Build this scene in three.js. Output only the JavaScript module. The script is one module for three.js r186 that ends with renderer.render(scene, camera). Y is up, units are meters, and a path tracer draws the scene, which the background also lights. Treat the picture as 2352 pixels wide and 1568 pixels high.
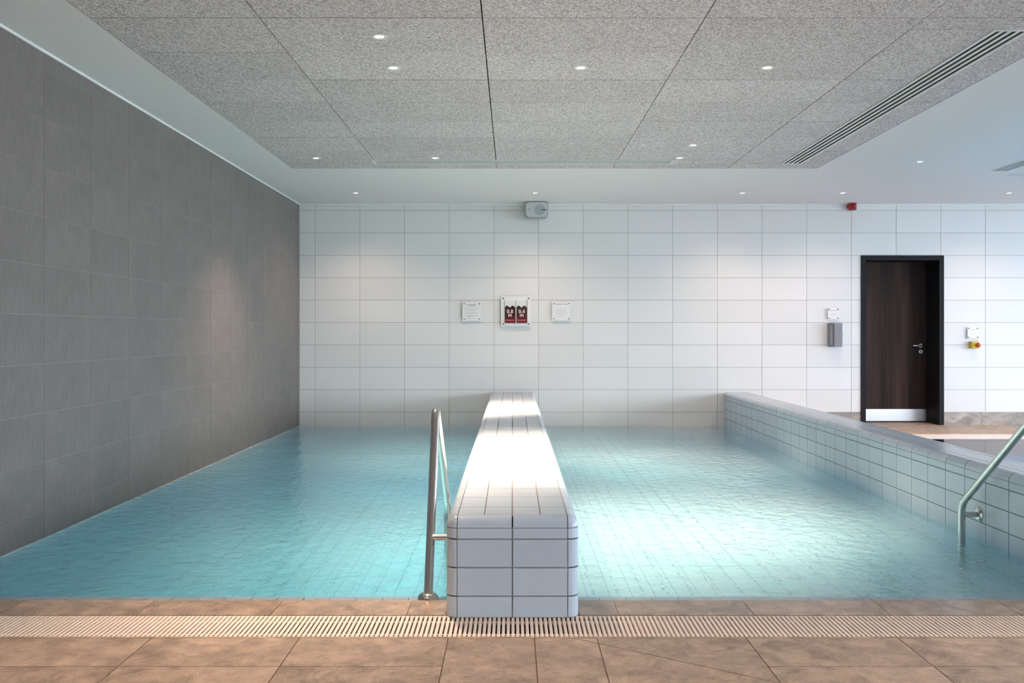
import * as THREE from 'three';
import { mergeGeometries, toCreasedNormals } from 'three/addons/utils/BufferGeometryUtils.js';
import { RoundedBoxGeometry } from 'three/addons/geometries/RoundedBoxGeometry.js';

// ---------------------------------------------------------------- camera, sky, exposure
const scene = new THREE.Scene();
const FOCAL = 2050;                                   // pixels, for a 2352 x 1568 frame
const camera = new THREE.PerspectiveCamera(2 * Math.atan(784 / FOCAL) * 180 / Math.PI, 2352 / 1568, 0.05, 200);
camera.position.set(0, 1.25, 0);
camera.lookAt(0, 1.25, -10);
camera.setViewOffset(2352, 1568, -1, 22, 2352, 1568); // shift lens: horizon a little above the middle
const SKY = new THREE.Color().setRGB(0.77, 0.87, 1.0);
scene.background = SKY;
scene.backgroundIntensity = 30;
const renderer = new THREE.WebGLRenderer({ antialias: true });
renderer.toneMapping = THREE.LinearToneMapping;
renderer.toneMappingExposure = 0.55;
renderer.shadowMap.enabled = true;
const WARM = new THREE.Color().setRGB(1.0, 0.71, 0.51), SOFT = new THREE.Color().setRGB(1.0, 0.69, 0.54);
const SPOT_POOL = 260, SPOT_WALL = 13, SPOT_DECK = 22;  // candela of the downlights

// ---------------------------------------------------------------- measures (metres, water level = deck level = 0)
const XL = -2.868, ZB = -12.0, HC = 2.97, XR = 12.0, ZF = 5.0;   // left wall, far wall, ceiling, right window wall, wall behind the camera
const ZP = -4.16;                                                // front edge of the pools
const WATER = -0.005;

// ---------------------------------------------------------------- helpers
let seed = 7;
const rnd = () => { seed = (seed + 0x6d2b79f5) | 0; let t = Math.imul(seed ^ (seed >>> 15), 1 | seed); t = (t + Math.imul(t ^ (t >>> 7), 61 | t)) ^ t; return ((t ^ (t >>> 14)) >>> 0) / 4294967296; };
const taken = new Map();
const numbered = (name) => { const n = taken.get(name) ?? 0; taken.set(name, n + 1); return n ? `${name}_${String(n).padStart(3, '0')}` : name; };
function group(name, label, category, opt = {}) {
  const g = new THREE.Group(); g.name = numbered(name);
  g.userData = { label, category };
  if (opt.group) g.userData.group = opt.group;
  if (opt.kind) g.userData.kind = opt.kind;
  g.position.set(...(opt.at ?? [0, 0, 0]));
  scene.add(g); return g;
}
function structure(name, label, category) { return group(name, label, category, { kind: 'structure' }); }
function part(parent, name, geo, mat, at, label) {
  const m = new THREE.Mesh(geo, mat); m.name = name; m.castShadow = m.receiveShadow = true;
  if (at) m.position.set(...at);
  if (label) m.userData.label = label;
  parent.add(m); return m;
}
const cache = new Map();
// box with uv in metres; v shifts the uv so that alike pieces do not show the same grain
function box(w, h, d, v = 0) {
  const key = [w.toFixed(4), h.toFixed(4), d.toFixed(4), v].join();
  if (cache.has(key)) return cache.get(key);
  const g = new THREE.BoxGeometry(w, h, d), uv = g.attributes.uv, s = [[d, h], [d, h], [w, d], [w, d], [w, h], [w, h]];
  const ou = v * 0.3717, ov = v * 0.6131;
  for (let i = 0; i < 24; i++) { const f = s[i >> 2]; uv.setXY(i, uv.getX(i) * f[0] + ou, uv.getY(i) * f[1] + ov); }
  cache.set(key, g); return g;
}
const boxAt = (x0, x1, y0, y1, z0, z1, v = 0) => box(x1 - x0, y1 - y0, z1 - z0, v).clone().translate((x0 + x1) / 2, (y0 + y1) / 2, (z0 + z1) / 2);
function slab(parent, name, mat, x0, x1, y0, y1, z0, z1, v = 0, label) {
  return part(parent, name, box(x1 - x0, y1 - y0, z1 - z0, v), mat, [(x0 + x1) / 2, (y0 + y1) / 2, (z0 + z1) / 2], label);
}
const cyl = (r, h, n = 24, r2 = r) => new THREE.CylinderGeometry(r2, r, h, n);

// periodic value noise, 0..1
function makeNoise(s) {
  const T = new Float32Array(65536); let k = s * 7919 + 13;
  for (let i = 0; i < 65536; i++) { k = (Math.imul(k, 1664525) + 1013904223) >>> 0; T[i] = k / 4294967296; }
  return (x, y, px, py) => {
    const xi = Math.floor(x), yi = Math.floor(y), fx = x - xi, fy = y - yi, u = fx * fx * (3 - 2 * fx), w = fy * fy * (3 - 2 * fy);
    const at = (i, j) => T[((((i % px) + px) % px) * 251 + (((j % py) + py) % py) * 97 + s * 31) & 65535];
    return (at(xi, yi) * (1 - u) + at(xi + 1, yi) * u) * (1 - w) + (at(xi, yi + 1) * (1 - u) + at(xi + 1, yi + 1) * u) * w;
  };
}
function dataTexture(W, H, fn, srgb, rx, ry) {
  const d = new Uint8Array(W * H * 4), c = [0, 0, 0];
  for (let j = 0; j < H; j++) for (let i = 0; i < W; i++) {
    fn(i / W, j / H, c);
    const o = (j * W + i) * 4;
    for (let k = 0; k < 3; k++) d[o + k] = Math.max(0, Math.min(255, Math.round(c[k])));
    d[o + 3] = 255;
  }
  const t = new THREE.DataTexture(d, W, H);
  t.wrapS = t.wrapT = THREE.RepeatWrapping; t.magFilter = THREE.LinearFilter; t.minFilter = THREE.LinearMipmapLinearFilter; t.generateMipmaps = true;
  if (srgb) t.colorSpace = THREE.SRGBColorSpace;
  t.repeat.set(1 / rx, 1 / ry); t.needsUpdate = true;
  return t;
}
const grey = (c, v) => { c[0] = c[1] = c[2] = v; };
const fbm = (n, x, y, p, oct) => { let s = 0, a = 0.5, t = 0; for (let o = 0; o < oct; o++) { s += a * n(x * p, y * p, p, p); t += a; a *= 0.5; p *= 2; } return s / t; };

// ---------------------------------------------------------------- materials
const std = (o) => new THREE.MeshStandardMaterial(o), phy = (o) => new THREE.MeshPhysicalMaterial(o);
const lin = (r, g, b) => new THREE.Color().setRGB(r, g, b);
const n1 = makeNoise(1), n2 = makeNoise(2), n3 = makeNoise(3), n4 = makeNoise(4);

// wood-wool acoustic board: tangled pale fibres with dark pores
const woolData = (() => {
  const N = 1024, h = new Float32Array(N * N).fill(0); let k = 12345;
  const r = () => { k = (Math.imul(k, 1664525) + 1013904223) >>> 0; return k / 4294967296; };
  for (let s = 0; s < 52000; s++) {
    let x = r() * N, y = r() * N, a = r() * Math.PI * 2; const b = 0.35 + 0.65 * r(), len = 4 + r() * 11, bend = (r() - 0.5) * 0.3;
    for (let i = 0; i < len; i++) {
      x += Math.cos(a); y += Math.sin(a); a += bend;
      const xi = ((Math.round(x) % N) + N) % N, yi = ((Math.round(y) % N) + N) % N;
      h[yi * N + xi] = b; h[yi * N + ((xi + 1) % N)] = Math.max(h[yi * N + ((xi + 1) % N)], b * 0.8);
    }
  }
  return (u, v) => h[Math.floor(v * N) * N + Math.floor(u * N)];
})();
const woolMap = dataTexture(1024, 1024, (u, v, c) => { const h = woolData(u, v), m = fbm(n1, u, v, 6, 3); const b = 166 + 104 * h + 12 * (m - 0.5); c[0] = b; c[1] = b * 0.95; c[2] = b * 0.955; }, true, 1.7, 1.7);
const M = {};
M.wool = [0, 1, 2].map((i) => std({ map: woolMap, roughness: 0.95, color: lin(0.94 + 0.05 * i, 0.94 + 0.05 * i, 0.94 + 0.05 * i) }));
M.plaster = std({ color: lin(0.87, 0.83, 0.835), roughness: 0.6 });
M.plenumGrey = std({ color: lin(0.17, 0.175, 0.18), roughness: 0.6 });  // inside of the slot diffusers, a grey kept dark so the slots look black
M.whiteMetal = std({ color: lin(0.84, 0.84, 0.83), roughness: 0.45 });
M.bead = std({ color: lin(0.86, 0.87, 0.88), roughness: 0.25 });
M.greyMetal = std({ color: lin(0.36, 0.38, 0.39), roughness: 0.45 });

// white wall tiles, satin glaze, faint tone differences
M.wallTile = [0, 1, 2, 3].map((i) => std({ color: lin(0.74 + 0.012 * i, 0.735 + 0.012 * i, 0.725 + 0.012 * i), roughness: 0.34 }));
M.wallGrout = std({ color: lin(0.40, 0.385, 0.37), roughness: 0.9 });
// pool tiles
M.poolTile = [0, 1, 2].map((i) => std({ color: lin(0.51 + 0.015 * i, 0.62 + 0.014 * i, 0.73 + 0.012 * i), roughness: 0.2 }));
M.poolGrout = std({ color: lin(0.32, 0.33, 0.345), roughness: 0.9 });
M.floorTile = [0, 1, 2].map((i) => std({ color: lin(0.83 + 0.02 * i, 0.85 + 0.015 * i, 0.88 + 0.012 * i), roughness: 0.4 }));
M.slateTile = [0, 1, 2].map((i) => std({ color: lin(0.16 + 0.01 * i, 0.18 + 0.01 * i, 0.20 + 0.01 * i), roughness: 0.4 }));
M.floorGrout = std({ color: lin(0.40, 0.46, 0.48), roughness: 0.9 });

// grey concrete-look wall tiles with pale and dark flecks and vertical brushing
const stoneMap = dataTexture(1024, 1024, (u, v, c) => {
  const f = fbm(n3, u, v, 8, 5), b = n4(u * 160, v * 28, 160, 28), g = n1(u * 512, v * 512, 512, 512), s = n2(u * 190, v * 190, 190, 190);
  let k = 126 + 18 * (f - 0.5) + 10 * (b - 0.5) + 9 * (g - 0.5);
  if (s > 0.965) k += 34; if (s < 0.03) k -= 26;
  c[0] = k * 0.885; c[1] = k * 0.84; c[2] = k * 0.825;
}, true, 1.7, 1.7);
M.greyTile = [0, 1, 2].map((i) => std({ map: stoneMap, roughness: 0.5, color: lin(0.97 + 0.015 * i, 0.97 + 0.015 * i, 0.97 + 0.015 * i) }));
M.greyGrout = std({ color: lin(0.30, 0.295, 0.29), roughness: 0.9 });

// beige deck stone with drifting veins
const deckMap = dataTexture(1024, 1024, (u, v, c) => {
  const w = fbm(n1, u, v, 5, 4), f = fbm(n2, u, v, 24, 4), vein = n3((u * 9 + w * 9), (v * 30 + w * 22), 9, 30), g = n4(u * 500, v * 500, 500, 500), s = n2(u * 120, v * 240, 120, 240), fine = n4(u * 60 + w * 26, v * 170 + w * 60, 60, 170);
  let k = 1 + 0.18 * (w - 0.5) + 0.36 * (f - 0.5) + 0.14 * (vein - 0.5) + 0.10 * (fine - 0.5) + 0.14 * (g - 0.5);
  if (s < 0.04) k -= 0.16; if (s > 0.97) k += 0.10;
  c[0] = 176 * k; c[1] = 157 * k; c[2] = 140 * k;
}, true, 1.6, 1.6);
M.deck = [0, 1, 2].map((i) => std({ map: deckMap, roughness: 0.5, color: lin(0.92 + 0.04 * i, 0.92 + 0.035 * i, 0.92 + 0.03 * i) }));
M.deckWet = [0, 1].map((i) => std({ map: deckMap, roughness: 0.16, color: lin(0.80 + 0.05 * i, 0.80 + 0.05 * i, 0.80 + 0.05 * i) }));
M.deckGrout = std({ color: lin(0.22, 0.17, 0.13), roughness: 0.9 });
const skirtMap = dataTexture(512, 256, (u, v, c) => { const w = fbm(n4, u, v, 6, 4), k = 1 + 0.5 * (fbm(n2, u + w * 0.3, v + w * 0.4, 8, 4) - 0.5) + 0.3 * (w - 0.5); c[0] = 158 * k; c[1] = 148 * k; c[2] = 140 * k; }, true, 1.2, 0.6);
M.skirt = std({ map: skirtMap, roughness: 0.4 });

M.grate = std({ color: lin(0.92, 0.82, 0.73), roughness: 0.45 });
M.concrete = std({ color: lin(0.3, 0.3, 0.29), roughness: 0.9 });
M.steel = std({ color: lin(0.66, 0.65, 0.63), metalness: 1, roughness: 0.16 });
M.brushed = std({ color: lin(0.62, 0.62, 0.63), metalness: 1, roughness: 0.42 });
const woodMap = dataTexture(512, 1024, (u, v, c) => {
  const w = fbm(n1, u, v, 3, 3), g = n2(u * 90 + w * 6, v * 4, 90, 4), p = n3(u * 9, v * 2, 9, 2), f = n4(u * 220, v * 10, 220, 10);
  const k = 0.72 + 0.5 * (g - 0.5) * 0.5 + 0.55 * (p - 0.5) + 0.22 * (f - 0.5); c[0] = 70 * k; c[1] = 52 * k; c[2] = 45 * k;
}, true, 0.9, 2.2);
M.wood = phy({ map: woodMap, roughness: 0.6, specularIntensity: 0.35 });
M.doorFrame = phy({ color: lin(0.010, 0.010, 0.013), roughness: 0.5, specularIntensity: 0.3 });
M.sign = std({ color: lin(0.82, 0.82, 0.82), roughness: 0.3 });
M.stud = std({ color: lin(0.02, 0.02, 0.02), roughness: 0.35 });
M.acrylic = phy({ color: lin(0.98, 0.99, 0.99), transmission: 1, thickness: 0, roughness: 0.02, ior: 1.49 });
M.greyBox = std({ color: lin(0.20, 0.21, 0.235), roughness: 0.45 });
M.yellow = std({ color: lin(0.62, 0.42, 0.03), roughness: 0.4 });
M.redButton = std({ color: lin(0.42, 0.05, 0.01), roughness: 0.35 });
M.alarm = std({ color: lin(0.30, 0.004, 0.008), roughness: 0.3 });
M.speaker = std({ color: lin(0.52, 0.55, 0.55), roughness: 0.5 });
M.speakerMesh = std({ color: lin(0.36, 0.39, 0.40), roughness: 0.7 });
M.speakerEdge = std({ color: lin(0.36, 0.38, 0.39), roughness: 0.5 });
M.glass = phy({ color: lin(0.96, 0.98, 0.98), transmission: 1, thickness: 0, roughness: 0.0, ior: 1.5 });
M.paving = std({ color: lin(0.52, 0.52, 0.50), roughness: 0.9 });
M.lensWarm = std({ color: lin(0.9, 0.9, 0.9), emissive: WARM, emissiveIntensity: 9, roughness: 0.4 });
M.lensWhite = std({ color: lin(0.9, 0.9, 0.9), emissive: new THREE.Color(1, 0.96, 0.9), emissiveIntensity: 9, roughness: 0.4 });

// ---------------------------------------------------------------- far wall with the door opening
const DX0 = 4.683, DX1 = 5.795, DH = 2.276;
{
  const w = structure('wall_back', 'white tiled wall at the far end of the pools', 'wall');
  const zf = ZB - 0.0035, zb = ZB - 0.2;
  slab(w, 'backing', M.wallGrout, XL - 0.2, DX0, -1.0, HC + 0.44, zb, zf);
  slab(w, 'backing', M.wallGrout, DX1, XR + 0.2, -1.0, HC + 0.44, zb, zf);
  slab(w, 'backing', M.wallGrout, DX0, DX1, DH, HC + 0.44, zb, zf);
  slab(w, 'backing', M.wallGrout, DX0, DX1, -1.0, -0.03, zb, zf);
  const xs = [XL + 0.002]; for (let x = -2.652; x < XR; x += 0.6008) xs.push(x); xs.push(XR);
  const ys = []; for (let k = -1; k < 10; k++) ys.push(0.172 + 0.301 * k); ys.push(HC);
  const g = 0.0028;
  for (let i = 0; i + 1 < xs.length; i++) for (let j = 0; j + 1 < ys.length; j++) {
    let pieces = [[xs[i], xs[i + 1], ys[j], ys[j + 1]]];
    if (j === 0 && xs[i] > 3.1) continue;                              // skirting there
    const next = [];
    for (const [a, b, c, d] of pieces) {
      if (b <= DX0 || a >= DX1 || c >= DH - 0.01) { next.push([a, b, c, d]); continue; }
      if (a < DX0 - 0.02) next.push([a, DX0 + g, c, d]);
      if (b > DX1 + 0.02) next.push([DX1 - g, b, c, d]);
    }
    for (const [a, b, c, d] of next) slab(w, 'tile', M.wallTile[Math.floor(rnd() * 4)], a + g, b - g, c + g, d - g, ZB - 0.0034, ZB, Math.floor(rnd() * 4));
  }
}
{ // stone skirting
  const s = structure('baseboard_back', 'grey veined stone skirting under the white wall tiles', 'baseboard');
  let x = 3.2, k = 0;
  for (const [a, b] of [[3.2, 3.8], [3.8, 4.4], [4.4, DX0], [DX1, 6.3], [6.3, 6.9], [6.9, 7.5], [7.5, 8.1], [8.1, 8.7], [8.7, 9.3], [9.3, 9.9], [9.9, 10.5], [10.5, 11.1], [11.1, 12]])
    slab(s, 'tile', M.skirt, a + 0.001, b - 0.001, 0.0, 0.170, ZB - 0.012, ZB + 0.002, ++k);
}
{ // door
  const d = structure('door_1', 'dark brown wooden door in a black frame with steel kick plate', 'door');
  const fw = 0.062, rec = 0.36, zl = ZB - rec;
  slab(d, 'frame', M.doorFrame, DX0, DX0 + fw, 0, DH, ZB - rec, ZB + 0.018);
  slab(d, 'frame', M.doorFrame, DX1 - fw, DX1, 0, DH, ZB - rec, ZB + 0.018);
  slab(d, 'frame', M.doorFrame, DX0 + fw, DX1 - fw, DH - fw, DH, ZB - rec, ZB + 0.018);
  const leaf = part(d, 'leaf', box(DX1 - DX0 - 2 * fw, DH - fw, 0.045, 3), M.wood, [(DX0 + DX1) / 2, (DH - fw) / 2, zl - 0.02]);
  const lw = DX1 - DX0 - 2 * fw;
  part(leaf, 'kick_plate', box(lw - 0.012, 0.165, 0.002), M.brushed, [0, -(DH - fw) / 2 + 0.10, 0.0238], 'brushed steel kick plate');
  const hx = lw / 2 - 0.082, hy = 1.06 - (DH - fw) / 2;
  const rose = part(leaf, 'handle_rose', cyl(0.027, 0.009, 28).rotateX(Math.PI / 2), M.brushed, [hx, hy, 0.027], 'round steel rose');
  const lever = mergeGeometries([cyl(0.0095, 0.05, 16).rotateX(Math.PI / 2).translate(0, 0, 0.03), cyl(0.0105, 0.14, 16).rotateZ(Math.PI / 2).translate(-0.058, 0, 0.052), new THREE.SphereGeometry(0.0105, 12, 8).translate(0.012, 0, 0.052)]);
  part(leaf, 'lever_handle', lever, M.steel, [hx, hy, 0.02], 'steel lever handle');
  part(leaf, 'lock_rose', cyl(0.027, 0.009, 28).rotateX(Math.PI / 2), M.brushed, [hx, hy - 0.083, 0.027], 'round steel lock rose');
  part(leaf, 'lock_cylinder', mergeGeometries([cyl(0.008, 0.014, 16).rotateX(Math.PI / 2).translate(0, 0.004, 0), box(0.009, 0.018, 0.014).clone().translate(0, -0.008, 0)]), M.stud, [hx, hy - 0.083, 0.029]);
  slab(d, 'threshold', M.deck[1], DX0 + fw, DX1 - fw, -0.03, 0.0, ZB - rec - 0.04, ZB + 0.0, 2);
}

// ---------------------------------------------------------------- left wall of grey tiles
{
  const w = structure('wall_left', 'grey stone-look tiled wall along the deeper pool', 'wall');
  slab(w, 'backing', M.greyGrout, XL - 0.2, XL - 0.0014, -1.0, HC + 0.44, ZB - 0.2, ZF + 0.2);
  const zs = [ZB]; for (let z = -11.49; z < -1.6; z += 0.6025) zs.push(z);
  const ys = [-0.145]; for (let k = 0; k < 10; k++) ys.push(0.155 + 0.3 * k); ys.push(HC);
  const g = 0.0011;
  for (let i = 0; i + 1 < zs.length; i++) for (let j = 0; j + 1 < ys.length; j++)
    slab(w, 'tile', M.greyTile[Math.floor(rnd() * 3)], XL - 0.0012, XL + (rnd() - 0.5) * 0.0006, ys[j] + g, ys[j + 1] - g, zs[i] + g, zs[i + 1] - g, Math.floor(rnd() * 6));
}
{ // white beads where the walls meet the ceiling
  const bead = (len) => { const s = new THREE.Shape(); s.moveTo(0, 0); s.lineTo(0.013, 0); s.absarc(0, 0, 0.013, 0, -Math.PI / 2, true); s.lineTo(0, 0); return new THREE.ExtrudeGeometry(s, { depth: len, bevelEnabled: false, curveSegments: 5 }); };
  const a = structure('trim_1', 'thin white bead along the top of the grey wall', 'trim');
  part(a, 'bead', bead(ZF - ZB), M.bead, [XL, HC, ZB]);
  const b = structure('trim_2', 'thin white bead along the top of the white tiled wall', 'trim');
  part(b, 'bead', bead(XR - XL).rotateY(-Math.PI / 2), M.bead, [XR, HC, ZB]);
  b.children[0].scale.set(1, 1, 1);
}

// ---------------------------------------------------------------- window walls (outside the frame: they let in the cool daylight)
function windowWall(name, label, alongX, plane, from, to, panes, sill, head) {
  const w = structure(name, label, 'wall'), t = 0.25;
  const put = (a, b, y0, y1) => alongX ? slab(w, 'masonry', M.plaster, a, b, y0, y1, plane, plane + t) : slab(w, 'masonry', M.plaster, plane, plane + t, y0, y1, a, b);
  put(from, to, -1.0, sill); put(from, to, head, HC + 0.44);
  let at = from;
  for (const [a, b] of panes) { if (a > at) put(at, a, sill, head); at = b; }
  if (at < to) put(at, to, sill, head);
  panes.forEach(([a, b]) => {
    const n = windowWall.n = (windowWall.n ?? 0) + 1, f = 0.06, m = (a + b) / 2;
    const win = structure(`window_${n}`, 'tall glazed window with a dark frame lighting the pool hall', 'window');
    const bar = (a0, a1, y0, y1) => alongX ? slab(win, 'frame', M.doorFrame, a0, a1, y0, y1, plane + 0.08, plane + 0.16) : slab(win, 'frame', M.doorFrame, plane + 0.08, plane + 0.16, y0, y1, a0, a1);
    bar(a, b, sill, sill + f); bar(a, b, head - f, head); bar(a, a + f, sill + f, head - f); bar(b - f, b, sill + f, head - f); bar(m - f / 2, m + f / 2, sill + f, head - f);
    for (const [p, q] of [[a + f, m - f / 2], [m + f / 2, b - f]]) {
      const g = new THREE.PlaneGeometry(q - p, head - sill - 2 * f); if (!alongX) g.rotateY(-Math.PI / 2); else g.rotateY(Math.PI);
      part(win, 'pane', g, M.glass, alongX ? [(p + q) / 2, (sill + head) / 2, plane + 0.12] : [plane + 0.12, (sill + head) / 2, (p + q) / 2]);
    }
  });
}
windowWall('wall_right', 'window wall of the neighbouring pool hall', false, XR, ZB - 0.2, ZF + 0.25, [[-11.4, -8.4], [-8.1, -5.1], [-4.8, -1.8], [-1.5, 1.5], [1.8, 4.6]], 0.25, 2.75);
windowWall('wall_front', 'window wall behind the deck facing the pools', true, ZF, XL - 0.2, XR, [[6.0, 8.4]], 0.25, 2.75);
{
  const g = structure('ground', 'pale paved ground outside the windows', 'ground');
  slab(g, 'paving', M.paving, XR + 0.25, XR + 40, -0.3, -0.1, -50, 50);
  slab(g, 'paving', M.paving, -50, XR + 0.25, -0.3, -0.1, ZF + 0.25, 50);
}

// ---------------------------------------------------------------- ceiling
const PX0 = -2.315, PX1 = 3.20, PZ0 = -9.40, PZ1 = 1.23;     // field of acoustic boards
const DIFF = [[-1.41, 1.63, -9.135, -8.93], [2.745, 2.955, -9.135, -5.08]];   // slot diffusers let into the boards
const cut = (rects, [hx0, hx1, hz0, hz1]) => {
  const out = [];
  for (const [x0, x1, z0, z1] of rects) {
    if (x1 <= hx0 || x0 >= hx1 || z1 <= hz0 || z0 >= hz1) { out.push([x0, x1, z0, z1]); continue; }
    if (z0 < hz0) out.push([x0, x1, z0, hz0]);
    if (z1 > hz1) out.push([x0, x1, hz1, z1]);
    const a = Math.max(z0, hz0), b = Math.min(z1, hz1);
    if (x0 < hx0) out.push([x0, hx0, a, b]);
    if (x1 > hx1) out.push([hx1, x1, a, b]);
  }
  return out.filter(([a, b, c, d]) => b - a > 0.03 && d - c > 0.03);
};
const DIFF2 = [[5.10, 5.30, -9.56, -3.6], [5.43, 8.6, -9.86, -9.70]];          // in the white ceiling of the neighbouring hall
{
  const c = structure('ceiling', 'flat ceiling, white plaster round a field of grey wood-wool acoustic boards', 'ceiling');
  const t = 0.06, gap = 0.007;
  let white = [[XL - 0.2, PX0 - gap, ZB - 0.2, ZF + 0.25], [PX1 + gap, XR + 0.25, ZB - 0.2, ZF + 0.25], [PX0 - gap, PX1 + gap, ZB - 0.2, PZ0 - 0.003], [PX0 - gap, PX1 + gap, PZ1 + gap, ZF + 0.25]];
  for (const h of DIFF2) white = cut(white, h);
  for (const [x0, x1, z0, z1] of white) slab(c, 'plaster', M.plaster, x0, x1, HC, HC + t, z0, z1);
  slab(c, 'soffit', M.concrete, XL - 0.2, XR + 0.25, HC + 0.34, HC + 0.44, ZB - 0.2, ZF + 0.25);
  const xs = [PX0, -1.385, -0.165, 1.055, 2.262, PX1], zs = [PZ0];
  for (let z = -9.104; z <= PZ1 + 0.01; z += 0.602) zs.push(z);
  zs[zs.length - 1] = Math.min(zs[zs.length - 1], PZ1); zs.push(PZ1);
  for (let i = 0; i < 5; i++) for (let j = 0; j + 1 < zs.length; j++) {
    let r = [[xs[i], xs[i + 1], zs[j], zs[j + 1]]];
    for (const h of DIFF) r = cut(r, h);
    for (const [x0, x1, z0, z1] of r) {
      const gx = 0.0036, gz = 0.003, dy = (rnd() - 0.5) * 0.0024;
      slab(c, 'board', M.wool[Math.floor(rnd() * 3)], x0 + gx, x1 - gx, HC + dy, HC + 0.035 + dy, z0 + gz, z1 - gz, Math.floor(rnd() * 6));
    }
  }
}
function diffuser(label, x0, x1, z0, z1, alongZ) {
  const d = group('slot_diffuser', label, 'air vent', { at: [(x0 + x1) / 2, HC, (z0 + z1) / 2] });
  const lx = (x1 - x0) / 2, lz = (z1 - z0) / 2, f = 0.022, y0 = -0.004, y1 = 0.001;
  slab(d, 'frame', M.whiteMetal, -lx, lx, y0, y1, -lz, -lz + f); slab(d, 'frame', M.whiteMetal, -lx, lx, y0, y1, lz - f, lz);
  slab(d, 'frame', M.whiteMetal, -lx, -lx + f, y0, y1, -lz + f, lz - f); slab(d, 'frame', M.whiteMetal, lx - f, lx, y0, y1, -lz + f, lz - f);
  slab(d, 'plenum', M.plenumGrey, -lx, lx, 0.20, 0.203, -lz, lz);
  for (const [a, b, c, e] of [[-lx, -lx + 0.003, -lz, lz], [lx - 0.003, lx, -lz, lz], [-lx + 0.003, lx - 0.003, -lz, -lz + 0.003], [-lx + 0.003, lx - 0.003, lz - 0.003, lz]]) slab(d, 'plenum_side', M.plenumGrey, a, b, 0.0015, 0.20, c, e);
  const across = 2 * (alongZ ? lx : lz) - 2 * f, pitch = across / 3.5 ;
  const slot = across / 4 * 0.60, bar = (across - 4 * slot) / 3;
  for (let k = 0; k < 3; k++) {
    const a = -across / 2 + slot + k * (slot + bar);
    if (alongZ) slab(d, 'blade', M.whiteMetal, a, a + bar, y0 + 0.001, 0, -lz + f, lz - f); else slab(d, 'blade', M.whiteMetal, -lx + f, lx - f, y0 + 0.001, 0, a, a + bar);
  }
  return d;
}
diffuser('narrow slot air diffuser running across the far end of the grey ceiling boards', ...DIFF[0], false);
diffuser('long four-slot air diffuser running along the right side of the grey ceiling boards', ...DIFF[1], true);
diffuser('four-slot air diffuser in the white ceiling, running towards the tiled wall', ...DIFF2[0], true);
diffuser('slot air diffuser in the white ceiling, running parallel to the tiled wall', ...DIFF2[1], false);

// ---------------------------------------------------------------- downlights
const trimGeo = new THREE.LatheGeometry([[0.0255, 0.004], [0.027, -0.002], [0.038, -0.0045], [0.045, -0.003], [0.046, 0.0005]].map(([x, y]) => new THREE.Vector2(x, y)), 40);
const lensGeo = new THREE.CylinderGeometry(0.0262, 0.0262, 0.003, 32);
function downlight(x, z, lens, color, candela, label, set, angle = 0.56, lean = [0, 0]) {
  const d = group('downlight', label, 'downlight', { group: set, at: [x, HC, z] });
  part(d, 'trim_ring', trimGeo, M.whiteMetal);
  part(d, 'light_lens', lensGeo, lens, [0, 0.0002, 0], 'glowing lens');
  const s = new THREE.SpotLight(color, candela, 0, angle, 1.0, 2); s.name = 'downlight_beam';
  s.position.set(0, -0.008, 0); s.shadow.radius = 1.5; s.castShadow = true; s.target.position.set(lean[0], -2, lean[1]);
  d.add(s); d.add(s.target);
  return d;
}
const LD = 'warm recessed downlight in an acoustic board above the stone deck';
const BOARDS = 'downlights in the acoustic boards', STRIP = 'downlights in the white ceiling strip';
for (const [x, z, a, k, lean, label] of [
  [-0.775, -5.2, 0.64, 0.5, [0, 0], 'warm downlight of the close pair, the one farther from the tiled wall'],
  [-0.775, -5.815, 0.6, 0.55, [0, -0.3], 'warm downlight of the close pair, the one nearer the tiled wall'],
  [0.445, -5.81, 0.6, 1.15, [0.1, -0.15], 'warm downlight in a grey board above the edge of the wide low wall'],
  [1.66, -5.81, 0.47, 1.0, [-0.06, -0.38], 'warm downlight in the grey board next to the long four-slot diffuser'],
  [-1.945, -8.835, 0.85, 0.22, [0, 0], 'warm downlight in the grey boards nearest the grey stone wall'],
  [-0.765, -8.83, 0.5, 1.1, [0.05, -0.45], 'warm downlight close beside the narrow slot diffuser, nearer the grey wall'],
  [1.655, -8.83, 0.44, 0.8, [0, 0], 'warm downlight at the very end of the narrow slot diffuser'],
  [1.665, -8.22, 0.42, 1.3, [-0.62, -1.05], 'warm downlight one board before the end of the narrow slot diffuser'],
]) downlight(x, z, M.lensWarm, WARM, SPOT_POOL * k, label, BOARDS, a, lean);
for (const [x, label] of [
  [-1.94, 'bright downlight in the white ceiling strip nearest the grey stone wall'],
  [0.28, 'bright downlight in the white ceiling strip above the loudspeaker'],
  [2.85, 'bright downlight in the white ceiling strip above the end of the narrow low wall'],
  [4.09, 'bright downlight in the white ceiling strip beside the red alarm sounder'],
  [6.15, 'bright downlight in the white ceiling strip beyond the door, above the yellow button'],
]) downlight(x, -11.05, M.lensWhite, SOFT, SPOT_WALL, label, STRIP, 1.15);
downlight(4.12, -9.02, M.lensWhite, SOFT, SPOT_WALL, 'bright recessed downlight in white ceiling beside the long four-slot diffuser', undefined, 1.15);
for (const [x, z] of [[4.12, -6.99], [6.15, -9.02]]) downlight(x, z, M.lensWhite, SOFT, SPOT_WALL, 'added unseen downlight in the white ceiling above the neighbouring pool', 'added downlights above the neighbouring pool', 1.15);  // unseen lamps added to brighten the right-hand ceiling and deck
for (const [x, z, k] of [[-1.945, -2.79, 1.1], [-0.775, -2.79, 1], [0.445, -2.19, 0.7], [1.66, -3.39, 0.85]]) downlight(x, z, M.lensWarm, WARM, SPOT_DECK * k, LD, 'downlights above the deck', 0.64, [0, -0.06]);

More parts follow.
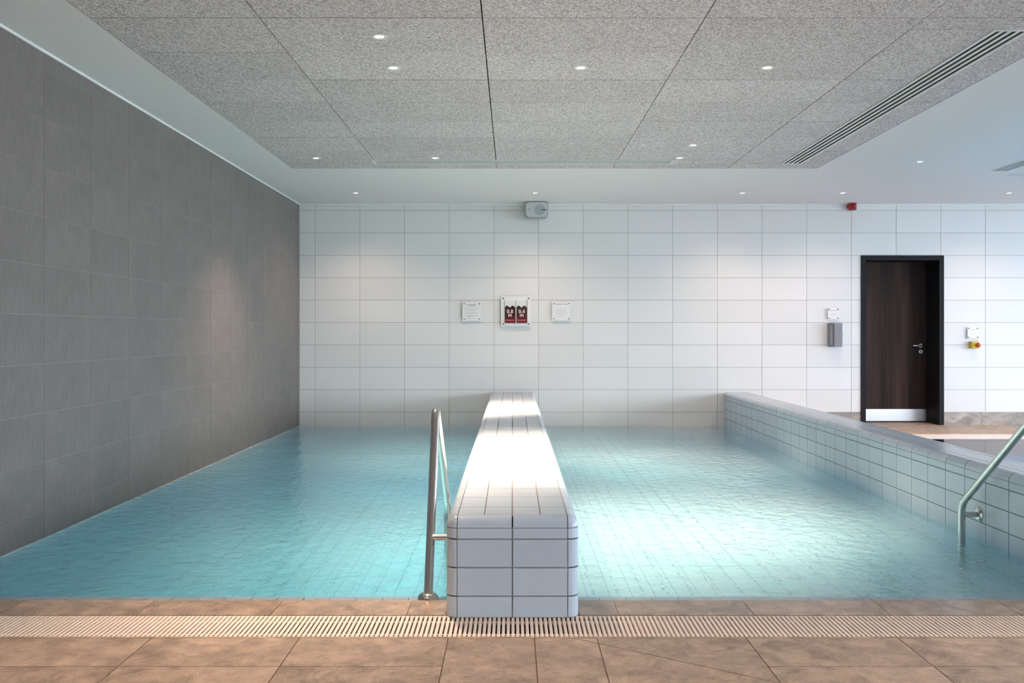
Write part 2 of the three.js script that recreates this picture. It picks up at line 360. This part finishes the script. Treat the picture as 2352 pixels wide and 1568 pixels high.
// ---------------------------------------------------------------- deck in front of the pools
const deckTile = (parent, x0, x1, z0, z1, mat, g = 0.0022, y = 0) => slab(parent, 'tile', mat, x0 + g, x1 - g, y - 0.012, y, z0 + g, z1 - g, Math.floor(rnd() * 8));
function prism(poly, y0, y1) {   // poly: [x, z] corners
  const s = new THREE.Shape(poly.map(([x, z]) => new THREE.Vector2(x, -z)));
  return new THREE.ExtrudeGeometry(s, { depth: y1 - y0, bevelEnabled: false }).rotateX(-Math.PI / 2).translate(0, y0, 0);
}
{
  const f = structure('floor', 'beige stone tiled deck round the pools', 'floor');
  slab(f, 'screed', M.deckGrout, XL - 0.2, XR, -0.2, -0.0045, -3.664, ZF);
  const pick = () => M.deck[Math.floor(rnd() * 3)];
  // narrow cut row against the grating
  const cols = [XL]; for (let x = -2.69; x < 8; x += 0.6075) cols.push(x);
  const xsL = [XL, -2.69, -2.08, -1.475, -0.87, -0.262], xsR = [0.345, 0.955, 1.575, 2.19, 2.8, 3.41, 4.02, 4.63, 5.24];
  for (const xs of [xsL, xsR]) for (let i = 0; i + 1 < xs.length; i++) deckTile(f, xs[i], xs[i + 1], -3.664, -3.648, pick(), 0.0012);
  deckTile(f, -0.262, 0.345, -3.664, -3.648, pick(), 0.0012);
  for (const xs of [xsL, xsR]) for (let i = 0; i + 1 < xs.length; i++) {
    const whole = xs === xsR && i === 0;
    if (!whole) { deckTile(f, xs[i], xs[i + 1], -3.648, -3.337, pick()); }
    for (let k = 0; k < 5; k++) if (!whole) deckTile(f, xs[i], xs[i + 1], -3.337 + 0.61 * k, -3.337 + 0.61 * (k + 1), pick());
  }
  // tiles before the divider, cut on the diagonal towards a drain
  const P = (poly, m) => part(f, 'tile', prism(poly, -0.012, 0), m);
  const g = 0.0022, k = 1.5;                            // diagonal: x = 0.247 + (z + 3.648) * 1.5
  const dx = (z) => 0.247 + (z + 3.648) * k;
  P([[-0.262 + g, -3.648 + g], [0.09 - g, -3.648 + g], [0.09 - g, -2.727], [-0.262 + g, -2.727]], M.deck[0]);
  P([[0.09 + g, -3.648 + g], [0.247 - g, -3.648 + g], [0.345 - g, dx.call(null, -3.583) && -3.583], [0.345 - g, -2.727], [0.09 + g, -2.727]], M.deck[1]);
  P([[0.252 + g, -3.648 + g], [0.345 - g, -3.648 + g], [0.345 - g, -3.588]], M.deck[2]);
  P([[0.345 + g, -3.648 + g], [0.955 - g, -3.648 + g], [0.955 - g, -3.18], [0.345 + g, -3.586]], M.deck[0]);
  P([[0.345 + g, -3.580], [0.955 - g, -3.174], [0.955 - g, -2.727], [0.345 + g, -2.727]], M.deck[1]);
  for (const [a, b] of [[-0.262, 0.345], [0.345, 0.955]]) for (let q = 0; q < 4; q++) deckTile(f, a, b, -2.727 + 0.61 * q, -2.727 + 0.61 * (q + 1), pick());
  slab(f, 'paving', M.deck[1], XL, XR, -0.2, -0.001, -0.287, ZF);
  slab(f, 'paving', M.deck[1], 5.24, XR, -0.2, -0.001, -3.664, -0.287);
  // wet coping between grating and water
  const cx = [XL, -2.27, -1.665, -1.068, -0.468, -0.296];
  for (let i = 0; i + 1 < cx.length; i++) deckTile(f, cx[i], cx[i + 1], ZP, -3.942, M.deckWet[i % 2], 0.0014);
  const cr = [0.296, 0.47, 1.07, 1.675, 2.25, 2.848];
  for (let i = 0; i + 1 < cr.length; i++) deckTile(f, cr[i], cr[i + 1], ZP, -3.942, M.deckWet[(i + 1) % 2], 0.0014);
  slab(f, 'screed', M.deckGrout, XL, 3.2, -0.2, -0.005, ZP, -3.943);
  // deck strip before the door and edge of the neighbouring pool
  const dxs = [3.2]; for (let x = 3.8; x < XR; x += 0.6) dxs.push(x); dxs.push(XR);
  slab(f, 'screed', M.deckGrout, 3.2, XR, -0.2, -0.0045, ZB, -10.5);
  for (let i = 0; i + 1 < dxs.length; i++) { deckTile(f, dxs[i], dxs[i + 1], ZB, -11.4, M.deck[2]); deckTile(f, dxs[i], dxs[i + 1], -11.4, -10.92, M.deck[2]); }
  slab(f, 'paving', M.deck[1], 3.2, XR, -0.2, -0.001, -3.664 - 0.6, -3.664);
}
{ // overflow grating
  const g = group('overflow_grate', 'long cream plastic overflow grating of thin bars set in the deck', 'drain grate', { at: [0, 0, -3.803] });
  const L0 = XL + 0.004, L1 = 3.09, z0 = -0.137, z1 = 0.137;
  const bar = toCreasedNormals(new RoundedBoxGeometry(0.0128, 0.02, z1 - z0 - 0.002, 1, 0.002), 0.5);
  const N = Math.floor((L1 - L0) / 0.0201);
  for (let i = 0; i < N; i++) part(g, 'bar', bar, M.grate, [L0 + 0.012 + i * 0.0201, -0.012, 0]);
  for (const z of [z0 + 0.006, -0.064, 0.098, z1 - 0.004]) slab(g, 'cross_rod', M.grate, L0, L1, z === -0.064 || z === 0.098 ? -0.016 : -0.012, z === -0.064 || z === 0.098 ? -0.0055 : -0.0035, z - 0.004, z + 0.004);
  slab(g, 'channel', M.concrete, L0 - 0.003, L1 + 0.1, -0.36, -0.32, z0, z1);
  for (const z of [z0, z1 - 0.004]) slab(g, 'channel_side', M.concrete, L0 - 0.003, L1 + 0.1, -0.32, -0.024, z, z + 0.004);
}
{ // far white rim of the neighbouring pool
  const g = group('pool_rim', 'pale rim of the neighbouring pool beside the stone deck', 'pool edge', { at: [0, 0, -10.7] });
  for (let x = 3.2, k = 0; x < XR - 0.1; x += 0.5, k++) slab(g, 'tile', M.grate, x + 0.001, Math.min(XR, x + 0.5) - 0.001, -0.014, 0.0, -0.215, 0.2, k % 5);
}

// ---------------------------------------------------------------- pool basins
const FL = -0.40, FR = -0.20, FN = -0.8;
function basin(label, x0, x1, z0, z1, floorY, individual, lining = M.floorTile) {
  const b = group('pool_basin', label, 'pool', { kind: 'structure' });
  slab(b, 'bed', M.floorGrout, x0 - 0.05, x1 + 0.05, floorY - 0.2, floorY - 0.004, z0 - 0.05, z1 + 0.05);
  const xs = []; for (let x = x0; x < x1 - 0.02; x += 0.125) xs.push(x); xs.push(x1);
  const zs = []; for (let z = z1; z > z0 + 0.02; z -= 0.25) zs.push(z); zs.push(z0);
  let n = 0; const rest = [], g = 0.003;
  for (let j = 0; j + 1 < zs.length; j++) for (let i = 0; i + 1 < xs.length; i++) {
    const a = [xs[i] + g, xs[i + 1] - g, floorY - 0.01, floorY, zs[j + 1] + g, zs[j] - g];
    if (n++ < individual) slab(b, 'tile', lining[Math.floor(rnd() * 3)], ...a); else rest.push(boxAt(...a));
  }
  if (rest.length) part(b, 'distant_tiles', mergeGeometries(rest), lining[1]).userData.kind = 'stuff';
  return b;
}
{
  const a = basin('tiled basin of the deeper pool beside the grey wall', XL, -0.286, ZB, ZP - 0.12, FL, 300);
  const b = basin('tiled basin of the shallow pool between the two low walls', 0.286, 2.856, ZB, ZP - 0.12, FR, 300);
  // submerged rim tiles, sloping into the water
  for (const [p, x0, x1, fy] of [[a, XL, -0.288, FL], [b, 0.288, 2.85, FR]]) {
    for (let x = x0; x < x1 - 0.02; x += 0.125) {
      const e = Math.min(x1, x + 0.125), t = slab(p, 'rim_tile', M.poolTile[Math.floor(rnd() * 3)], x + 0.0025, e - 0.0025, -0.03, -0.018, ZP - 0.135, ZP - 0.001);
      t.rotation.x = -0.10;
      t.position.y = -0.026;
    }
    slab(p, 'rim_core', M.floorGrout, x0, x1, fy - 0.1, -0.045, ZP - 0.128, ZP);
    for (let x = x0; x < x1 - 0.02; x += 0.125) slab(p, 'wall_tile', M.floorTile[Math.floor(rnd() * 3)], x + 0.003, Math.min(x1, x + 0.125) - 0.003, fy, -0.03, ZB, ZB + 0.02);   // under water at the far wall
  }
  for (let z = ZB; z < ZP - 0.1; z += 0.25) slab(a, 'wall_tile', M.floorTile[Math.floor(rnd() * 3)], XL - 0.01, XL + 0.004, FL, -0.008, z + 0.002, Math.min(ZP - 0.12, z + 0.25) - 0.002);   // along the grey wall
  slab(a, 'outer_wall', M.concrete, XL - 0.3, XL - 0.012, -1.2, -0.2, ZB, ZP);
  const c = basin('grey tiled basin of the neighbouring pool beyond the low wall', 3.2, XR - 1.2, -10.5, -4.264, FN, 0, M.slateTile);
  slab(c, 'wall', M.slateTile[1], 3.2, XR - 1.2, FN, -0.012, -10.52, -10.5);
  slab(c, 'wall', M.slateTile[1], XR - 1.2, XR, FN, -0.001, -10.5, -4.264);
  slab(c, 'wall', M.slateTile[1], 3.2, XR - 1.2, FN, -0.012, -4.264, -4.24);
}

// ---------------------------------------------------------------- low tiled walls between the pools
const R = 0.048;
const roundEdge = (len) => {       // quarter-round tile, along z from 0 to len, centre of the curve at the origin, curving from +x to +y
  const s = new THREE.Shape(); s.moveTo(R, 0); s.absarc(0, 0, R, 0, Math.PI / 2, false); s.lineTo(0, R - 0.012); s.absarc(0, 0, R - 0.012, Math.PI / 2, 0, true); s.lineTo(R, 0);
  return toCreasedNormals(new THREE.ExtrudeGeometry(s, { depth: len, bevelEnabled: false, curveSegments: 7 }), 0.7);
};
function lowWall(label, x0, x1, zFront, h, topJoints) {
  const w = group('low_wall', label, 'pool wall', { at: [(x0 + x1) / 2, 0, zFront] });
  const hw = (x1 - x0) / 2, L = zFront - ZB, g = 0.003, tile = () => M.poolTile[Math.floor(rnd() * 3)];
  // core behind the joints
  const r = R - 0.006, a = hw - 0.006, s = new THREE.Shape();
  s.moveTo(-a, -0.5); s.lineTo(a, -0.5); s.lineTo(a, h - 0.006 - r); s.absarc(a - r, h - 0.006 - r, r, 0, Math.PI / 2, false); s.lineTo(-a + r, h - 0.006); s.absarc(-a + r, h - 0.006 - r, r, Math.PI / 2, Math.PI, false); s.lineTo(-a, -0.5);
  part(w, 'core', toCreasedNormals(new THREE.ExtrudeGeometry(s, { depth: L - R, bevelEnabled: false, curveSegments: 7 }), 0.6), M.poolGrout, [0, 0, -L]);
  slab(w, 'core', M.poolGrout, -hw + R, hw - R, -0.3, h - R, -R, -0.006);
  const zs = [-R, -0.213]; for (let z = -0.463; z > -L + 0.03; z -= 0.25) zs.push(z); zs.push(-L);
  const edges = new Map(), rows = [h - R, h - R - 0.05, h - R - 0.175, h - R - 0.30, h - R - 0.425, h - R - 0.55, h - R - 0.675, h - R - 0.80];
  for (let k = 0; k + 1 < zs.length; k++) {
    const za = zs[k + 1] + g, zb = zs[k] - g, len = zb - za, key = len.toFixed(3);
    if (!edges.has(key)) edges.set(key, roundEdge(len));
    for (const side of [-1, 1]) {
      const e = part(w, 'edge_tile', edges.get(key), tile(), [side * (hw - R), h - R, side > 0 ? za : zb]);
      if (side < 0) e.rotation.y = Math.PI;
      for (let j = 0; j < 7; j++) {
        const y1 = rows[j] - g, y0 = rows[j + 1] + g;
        slab(w, j > 3 ? 'submerged_tile' : j ? 'side_tile' : 'strip_tile', tile(), side > 0 ? hw - 0.012 : -hw, side > 0 ? hw : -hw + 0.012, y0, y1, za, zb);
      }
    }
    for (let i = 0; i + 1 < topJoints.length; i++) slab(w, 'top_tile', tile(), topJoints[i] + g, topJoints[i + 1] - g, h - 0.012, h, za, zb, k % 4);
  }
  // front face
  const hr = [h - R, h - R - 0.05, h - R - 0.175, h - R - 0.30, 0.0];
  const ends = new Map();
  for (let j = 0; j + 1 < hr.length; j++) {
    const y1 = hr[j] - g, y0 = hr[j + 1] + (j === 3 ? 0 : g);
    const cols = [-hw + R, (topJoints[0] + topJoints[topJoints.length - 1]) / 2, hw - R];
    for (let i = 0; i < 2; i++) slab(w, 'front_tile', tile(), cols[i] + g, cols[i + 1] - g, y0, y1, -0.012, 0);
    const q = roundEdge(y1 - y0).rotateX(-Math.PI / 2);              // curve from +x to -z, rising along y
    for (const side of [-1, 1]) { const e = part(w, 'corner_tile', q, tile(), [side * (hw - R), y0, -R]); e.rotation.y = side > 0 ? -Math.PI / 2 : Math.PI; }
  }
  for (const [i, m] of [[-1, tile()], [1, tile()]]) {
    const len = hw - R - 2 * g, q = roundEdge(len).rotateY(-Math.PI / 2);   // along -x, curving from +z to +y
    part(w, 'nosing_tile', q, m, [i > 0 ? hw - R - g : -g, h - R, -R]);
    const o = new THREE.SphereGeometry(R, 10, 8, i > 0 ? Math.PI / 2 : 0, Math.PI / 2, 0, Math.PI / 2);
    part(w, 'corner_cap', o, tile(), [i * (hw - R), h - R, -R]);
  }
  return w;
}
lowWall('wide low wall of glazed white tiles with rounded edges between the two pools', -0.292, 0.292, -3.912, 0.44, [-0.244, -0.124, 0.0, 0.124, 0.244]);
lowWall('narrow low wall of glazed tiles between the shallow pool and the door deck', 2.85, 3.20, -3.912, 0.44, [-0.127, -0.063, 0.09, 0.127]);

// ---------------------------------------------------------------- water
const waves = [];
for (let i = 0; i < 34; i++) { const l = 0.16 * Math.pow(6, rnd()), a = rnd() * Math.PI * 2; waves.push([2 * Math.PI / l * Math.cos(a), 2 * Math.PI / l * Math.sin(a), 0.00115 * Math.pow(l, 1.15), rnd() * 6.28]); }
const jets = [[-1.37, -5.22, 1.0], [-0.77, -5.2, 0.8], [-2.02, -5.23, 0.6], [-1.1, -8.85, 0.5], [0.81, -6.06, 1.0], [1.40, -5.59, 0.8], [2.13, -5.62, 0.6], [-0.47, -4.75, 0.4]];
const waterHeight = (x, z) => {
  let h = 0; for (const [kx, kz, a, p] of waves) h += a * Math.sin(kx * x + kz * z + p);
  for (const [jx, jz, s] of jets) { const d = Math.hypot(x - jx, z - jz); if (d < 0.5) h += s * 0.0052 * Math.exp(-d * d / 0.012) * Math.cos(d * 78) + s * 0.0006 * Math.exp(-d * d / 0.06) * Math.cos(d * 60); }
  return h;
};
const rippleBump = (() => {
  const N = 1024, ws = [];
  for (let i = 0; i < 90; i++) { const a = rnd() * 6.2832, k = 7 + Math.pow(rnd(), 1.5) * 62; const ix = Math.round(Math.cos(a) * k), iy = Math.round(Math.sin(a) * k); ws.push([ix, iy, Math.pow(k, -1.15), rnd() * 6.28]); }
  let tot = 0; for (const w of ws) tot += w[2] * w[2]; tot = Math.sqrt(tot / 2);
  return dataTexture(N, N, (u, v, c) => { let h = 0; for (const [ix, iy, a, p] of ws) h += a * Math.sin(6.2832 * (ix * u + iy * v) + p); grey(c, 127 + 40 * h / tot); }, false, 1.15, 1.15);
})();
M.water = phy({ color: lin(1, 1, 1), transmission: 1, thickness: 0, roughness: 0.0, ior: 1.333, bumpMap: rippleBump, bumpScale: 0.0062 });
M.waterCalm = phy({ color: lin(1, 1, 1), transmission: 1, thickness: 0, roughness: 0.0, ior: 1.333, bumpMap: rippleBump, bumpScale: 0.0006 });
M.waterBody = phy({ color: lin(1, 1, 1), transmission: 1, thickness: 1, roughness: 0, ior: 1.333, bumpMap: rippleBump, bumpScale: 0.0062, transparent: true, opacity: 0.68, attenuationColor: lin(0.28, 0.81, 0.99), attenuationDistance: 1.0 });
M.waterBodyStill = phy({ color: lin(1, 1, 1), transmission: 1, thickness: 1, roughness: 0, ior: 1.0, transparent: true, opacity: 0, attenuationColor: lin(0.28, 0.81, 0.99), attenuationDistance: 1.0 });
function water(label, x0, x1, z0, z1, depth, cell, calm) {
  const w = group('pool_water', label, 'water', { at: [0, WATER, 0], kind: 'stuff' });
  const nx = Math.max(2, Math.round((x1 - x0) / cell)), nz = Math.max(2, Math.round((z1 - z0) / cell));
  const g = new THREE.PlaneGeometry(x1 - x0, z1 - z0, nx, nz).rotateX(-Math.PI / 2).translate((x0 + x1) / 2, 0, (z0 + z1) / 2);
  const p = g.attributes.position, uv = g.attributes.uv;
  for (let i = 0; i < p.count; i++) { const x = p.getX(i), z = p.getZ(i); if (!calm) p.setY(i, waterHeight(x, z)); uv.setXY(i, x, -z); }
  g.computeVertexNormals();
  part(w, 'surface', g, calm ? M.waterCalm : M.water);
  part(w, 'body', boxAt(x0 - 0.001, x1 + 0.001, depth - 0.003 - WATER, -0.012, z0 - 0.001, z1 + 0.001), calm ? M.waterBodyStill : M.waterBody);
  return w;
}
water('rippling turquoise water of the deeper pool beside the grey wall', XL, -0.292, ZB, ZP, FL, 0.028, false);
water('rippling pale turquoise water of the shallow pool between the low walls', 0.292, 2.85, ZB, ZP, FR, 0.028, false);
water('still water of the neighbouring pool reflecting the door', 3.197, XR - 1.2, -10.5, -4.264, FN, 0.5, true);

// ---------------------------------------------------------------- ladder rails
function rail(label, x, sx, floorY) {
  const z0 = -4.2, g = group('ladder_rail', label, 'handrail', { at: [x, 0, z0] });
  const pts = [[0, -0.01], [-0.41, 0.835], [-0.46, 0.838], [-1.235, 0.215], [-1.255, 0.16], [-1.255, floorY]].map(([z, y]) => new THREE.Vector3(0, y, z));
  const rad = [0, 0.05, 0.05, 0.06, 0.03, 0], path = new THREE.CurvePath(); let from = pts[0];
  for (let i = 1; i < pts.length; i++) {
    const to = pts[i];
    if (i === pts.length - 1) { path.add(new THREE.LineCurve3(from, to)); break; }
    const d = to.clone().sub(pts[i - 1]), n = pts[i + 1].clone().sub(to), c = Math.min(rad[i], d.length() * 0.48, n.length() * 0.48);
    const a = to.clone().addScaledVector(d.normalize(), -c), b = to.clone().addScaledVector(n.normalize(), c);
    path.add(new THREE.LineCurve3(from, a)); path.add(new THREE.QuadraticBezierCurve3(a, to, b)); from = b;
  }
  part(g, 'tube', new THREE.TubeGeometry(path, 150, 0.0215, 18, false), M.steel);
  const foot = new THREE.LatheGeometry([[0, 0.024], [0.024, 0.024], [0.036, 0.018], [0.047, 0.006], [0.05, -0.004], [0.05, -0.012]].map(([a, b]) => new THREE.Vector2(a, b)), 32);
  part(g, 'foot_cover', foot, M.steel, [0, 0.0, -0.004]);
  const stub = (zz, yy) => {
    const br = part(g, 'wall_bracket', cyl(0.0165, 0.1, 18).rotateZ(Math.PI / 2), M.steel, [sx * 0.052, yy, zz]);
    const fl = new THREE.LatheGeometry([[0, 0.012], [0.03, 0.012], [0.034, 0.009], [0.046, 0.004], [0.048, 0]].map(([a, b]) => new THREE.Vector2(a, b)), 32).rotateZ(sx * Math.PI / 2);
    part(br, 'flange', fl, M.steel, [sx * 0.052, 0, 0]);
  };
  stub(-0.125, 0.255); stub(-1.255, 0.135);
  return g;
}
rail('curved stainless steel ladder rail fixed to the wide low wall', -0.397, 1, FL);
rail('curved stainless steel ladder rail fixed to the narrow low wall', 2.745, 1, FR);

// ---------------------------------------------------------------- signs and fittings on the far wall
function canvasMaterial(w, h, draw, rough = 0.3) {
  const c = document.createElement('canvas'); c.width = w; c.height = h;
  const x = c.getContext('2d'); draw(x, w, h);
  const t = new THREE.CanvasTexture(c); t.colorSpace = THREE.SRGBColorSpace; t.needsUpdate = true;
  return std({ map: t, roughness: rough });
}
const studGeo = cyl(0.007, 0.008, 14).rotateX(Math.PI / 2);
function plate(name, label, x, y, w, h, draw, stud) {
  const g = group(name, label, 'sign', { at: [x, y, ZB] });
  const panel = part(g, 'panel', box(w, h, 0.006), M.sign, [0, 0, 0.027]);
  if (draw) part(panel, 'print', new THREE.PlaneGeometry(w - 0.004, h - 0.004), canvasMaterial(512, 512, draw), [0, 0, 0.0035]);
  for (const [sx, sy] of [[-1, 1], [1, 1], [-1, -1], [1, -1]]) {
    const s = part(g, 'stud', studGeo, M.stud, [sx * (w / 2 - stud), sy * (h / 2 - stud), 0.034]);
    part(g, 'spacer', cyl(0.006, 0.024, 10).rotateX(Math.PI / 2), M.steel, [sx * (w / 2 - stud), sy * (h / 2 - stud), 0.012]);
  }
  return g;
}
const lines = (x, rows, color, hgt) => { x.fillStyle = color; for (const [a, b, y] of rows) { let p = a; while (p < b) { const l = 10 + ((p * 7 + y * 3) % 26); x.fillRect(p, y, Math.min(l, b - p), hgt); p += l + 6; } } };
const white = (x) => { x.fillStyle = '#e9e9e9'; x.fillRect(0, 0, 512, 512); };
plate('notice_sign', 'square white notice titled DL SWIMMERS with bullet points', -0.545, 1.525, 0.255, 0.255, (x) => {
  white(x); x.fillStyle = '#4a4446'; x.textAlign = 'center'; x.font = 'bold 37px sans-serif'; x.fillText('DL SWIMMERS', 244, 88);
  lines(x, [[165, 370, 106]], '#8a8688', 8); lines(x, [[65, 452, 134]], '#9a9698', 8);
  lines(x, [[115, 440, 182], [115, 440, 199], [115, 360, 238], [115, 400, 276], [115, 420, 300], [115, 350, 330], [115, 430, 368], [115, 440, 384], [115, 300, 400], [90, 420, 450]], '#a3a0a2', 7);
  x.fillStyle = '#55504f'; for (const y of [182, 238, 276, 330, 368]) x.fillRect(66, y - 3, 14, 14);
}, 0.026);
plate('notice_sign', "square white notice titled CHILDREN'S POOL with lines of centred text", 0.657, 1.528, 0.255, 0.255, (x) => {
  white(x); x.fillStyle = '#6b6768'; x.textAlign = 'center'; x.font = '44px sans-serif'; x.fillText("CHILDREN'S POOL", 250, 82);
  lines(x, [[130, 388, 172], [130, 370, 222], [110, 380, 252], [120, 390, 292], [90, 410, 328], [210, 280, 362], [120, 360, 400]], '#b4b1b2', 8);
}, 0.026);
plate('small_notice', 'small square white notice above the grey wall box', 4.305, 1.493, 0.15, 0.15, (x) => {
  white(x); lines(x, [[70, 420, 96]], '#8a8585', 22); lines(x, [[90, 430, 230], [110, 430, 262], [130, 400, 294], [170, 360, 326]], '#c2c0c0', 14);
}, 0.016);
plate('small_notice', 'small square white notice above the yellow emergency button', 6.178, 1.238, 0.15, 0.15, (x) => {
  white(x); lines(x, [[80, 420, 112]], '#9a9696', 22); lines(x, [[110, 420, 260], [130, 400, 292], [130, 410, 324]], '#c2c0c0', 14);
}, 0.016);
{ // pool depth sign with two boards
  const g = group('depth_sign', 'white depth sign with dark red wave-topped boards reading 0.8 m and 0.4 m', 'sign', { at: [0.047, 1.528, ZB] });
  part(g, 'panel', box(0.40, 0.40, 0.008), M.sign, [0, 0, 0.034]);
  const bd = (x, text) => {
    const w = 0.138, h = 0.232, s = new THREE.Shape(); s.moveTo(-w / 2, -h / 2); s.lineTo(w / 2, -h / 2);
    for (let i = 0; i <= 28; i++) { const u = i / 28, xx = w / 2 - u * w; s.lineTo(xx, h / 2 - 0.013 - 0.012 * Math.cos((xx / w * 2) * 2 * Math.PI * 0.92 + 0.35)); }
    const geo = new THREE.ExtrudeGeometry(s, { depth: 0.004, bevelEnabled: false }), p = geo.attributes.position, uv = geo.attributes.uv;
    for (let i = 0; i < p.count; i++) uv.setXY(i, p.getX(i) / w + 0.5, p.getY(i) / h + 0.5);
    const m = canvasMaterial(320, 540, (c) => {
      const f = c.createLinearGradient(0, 0, 0, 540); f.addColorStop(0, '#37201a'); f.addColorStop(0.5, '#380508'); f.addColorStop(1, '#6e0410'); c.fillStyle = f; c.fillRect(0, 0, 320, 540);
      c.fillStyle = '#f4dcd8'; c.textAlign = 'center'; c.font = 'bold 158px sans-serif'; c.save(); c.translate(158, 238); c.scale(0.92, 1); c.fillText(text, 0, 0); c.restore(); c.font = 'bold 150px sans-serif'; c.fillText('m', 158, 350);
      c.fillStyle = '#a83040'; c.fillRect(24, 430, 262, 56); c.fillStyle = '#d98a90'; for (let i = 0; i < 15; i++) c.fillRect(32 + i * 17, 438 + (i % 3) * 6, 8, 30 - (i % 2) * 8);
    }, 0.25);
    part(g, 'board', geo, m, [x, -0.041, 0.0385], text + ' m depth board');
  };
  bd(-0.0785, '0.8'); bd(0.0785, '0.4');
  for (const x of [-0.152, 0, 0.152]) slab(g, 'guide_rail', M.greyMetal, x - 0.0035, x + 0.0035, -0.162, 0.148, 0.038, 0.047);
  slab(g, 'guide_rail', M.greyMetal, -0.152, 0.152, -0.166, -0.159, 0.038, 0.047);
  for (const x of [-0.076, 0.076]) part(g, 'acrylic_cover', new THREE.PlaneGeometry(0.144, 0.3), M.acrylic, [x, -0.008, 0.0462]);
  for (const [sx, sy] of [[-1, 1], [1, 1], [-1, -1], [1, -1]]) { part(g, 'stud', cyl(0.0095, 0.01, 16).rotateX(Math.PI / 2), M.stud, [sx * 0.171, sy * 0.171, 0.042]); part(g, 'spacer', cyl(0.008, 0.03, 12).rotateX(Math.PI / 2), M.steel, [sx * 0.171, sy * 0.171, 0.015]); }
}
{ // loudspeaker
  const g = group('loudspeaker', 'pale grey rounded loudspeaker mounted under the ceiling on the tiled wall', 'speaker', { at: [0.318, 2.86, ZB] });
  const rr = (w, h, r) => { const s = new THREE.Shape(); s.moveTo(-w / 2 + r, -h / 2); s.lineTo(w / 2 - r, -h / 2); s.absarc(w / 2 - r, -h / 2 + r, r, -Math.PI / 2, 0); s.lineTo(w / 2, h / 2 - r); s.absarc(w / 2 - r, h / 2 - r, r, 0, Math.PI / 2); s.lineTo(-w / 2 + r, h / 2); s.absarc(-w / 2 + r, h / 2 - r, r, Math.PI / 2, Math.PI); s.lineTo(-w / 2, -h / 2 + r); s.absarc(-w / 2 + r, -h / 2 + r, r, Math.PI, Math.PI * 1.5); return s; };
  part(g, 'housing', new THREE.ExtrudeGeometry(rr(0.29, 0.2, 0.05), { depth: 0.15, bevelEnabled: true, bevelSize: 0.006, bevelThickness: 0.008, bevelSegments: 2, curveSegments: 8 }), M.speakerEdge, [0, 0, 0.09]);
  const gr = part(g, 'front_grille', new THREE.ExtrudeGeometry(rr(0.272, 0.186, 0.046), { depth: 0.004, bevelEnabled: true, bevelSize: 0.003, bevelThickness: 0.003, bevelSegments: 2, curveSegments: 8 }), M.speaker, [0, 0, 0.247], 'pale front grille');
  part(gr, 'speaker_cone', cyl(0.072, 0.006, 36).rotateX(Math.PI / 2), M.speakerMesh, [0.04, -0.005, 0.008], 'round darker speaker field');
  part(gr, 'name_bar', box(0.066, 0.011, 0.006), M.stud, [0.095, -0.004, 0.011], 'small black bar');
  part(gr, 'tweeter', cyl(0.014, 0.005, 18).rotateX(Math.PI / 2), M.speakerEdge, [-0.098, 0.004, 0.008]);
  slab(g, 'mount', M.speakerEdge, -0.05, 0.05, -0.05, 0.05, 0, 0.09);
}
{ // fire alarm sounder
  const g = group('alarm_sounder', 'small dark red fire alarm sounder on the wall under the ceiling', 'alarm', { at: [4.54, 2.938, ZB] });
  part(g, 'base', cyl(0.046, 0.05, 28).rotateX(Math.PI / 2), M.alarm, [0.0, 0, 0.025]);
  part(g, 'body', new RoundedBoxGeometry(0.095, 0.10, 0.07, 3, 0.016), M.alarm, [0.0, -0.012, 0.08]);
  part(g, 'lens', new THREE.LatheGeometry([[0, 0.03], [0.018, 0.028], [0.03, 0.018], [0.034, 0]].map(([a, b]) => new THREE.Vector2(a, b)), 24).rotateX(Math.PI / 2), M.alarm, [0.008, -0.012, 0.114]);
}
{ // grey wall box
  const g = group('wall_box', 'grey upright wall box with hinged cover left of the door', 'box', { at: [4.315, 1.21, ZB] });
  part(g, 'body', new RoundedBoxGeometry(0.155, 0.315, 0.11, 2, 0.008), M.greyBox, [-0.004, 0, 0.055]);
  part(g, 'cover', new RoundedBoxGeometry(0.112, 0.315, 0.03, 2, 0.008), M.greyBox, [0.018, 0.0, 0.122], 'lighter grey hinged cover');
  for (const y of [0.145, -0.145]) part(g, 'hinge_screw', cyl(0.009, 0.014, 14).rotateX(Math.PI / 2), M.stud, [-0.068, y, 0.108]);
  part(g, 'pull_handle', new THREE.TorusGeometry(0.042, 0.006, 8, 16, Math.PI * 0.62).rotateZ(-Math.PI * 0.31), M.greyBox, [0.042, 0.0, 0.10]);
}
{ // emergency button
  const g = group('emergency_button', 'yellow emergency stop box with red push button right of the door', 'button', { at: [6.19, 1.074, ZB] });
  part(g, 'base', new RoundedBoxGeometry(0.098, 0.094, 0.028, 2, 0.006), M.yellow, [-0.008, 0, 0.014]);
  part(g, 'seal', box(0.088, 0.086, 0.008), M.stud, [-0.006, 0, 0.031]);
  part(g, 'cover', new RoundedBoxGeometry(0.1, 0.096, 0.05, 3, 0.01), M.yellow, [-0.004, 0, 0.06]);
  const col = part(g, 'collar', cyl(0.026, 0.02, 24).rotateX(Math.PI / 2), M.yellow, [0.012, 0, 0.09]);
  part(col, 'push_button', new THREE.LatheGeometry([[0, 0.03], [0.02, 0.028], [0.03, 0.018], [0.031, 0.006], [0.018, 0]].map(([a, b]) => new THREE.Vector2(a, b)), 28).rotateX(Math.PI / 2), M.redButton, [0.004, 0, 0.01], 'red mushroom push button');
}

renderer.render(scene, camera);
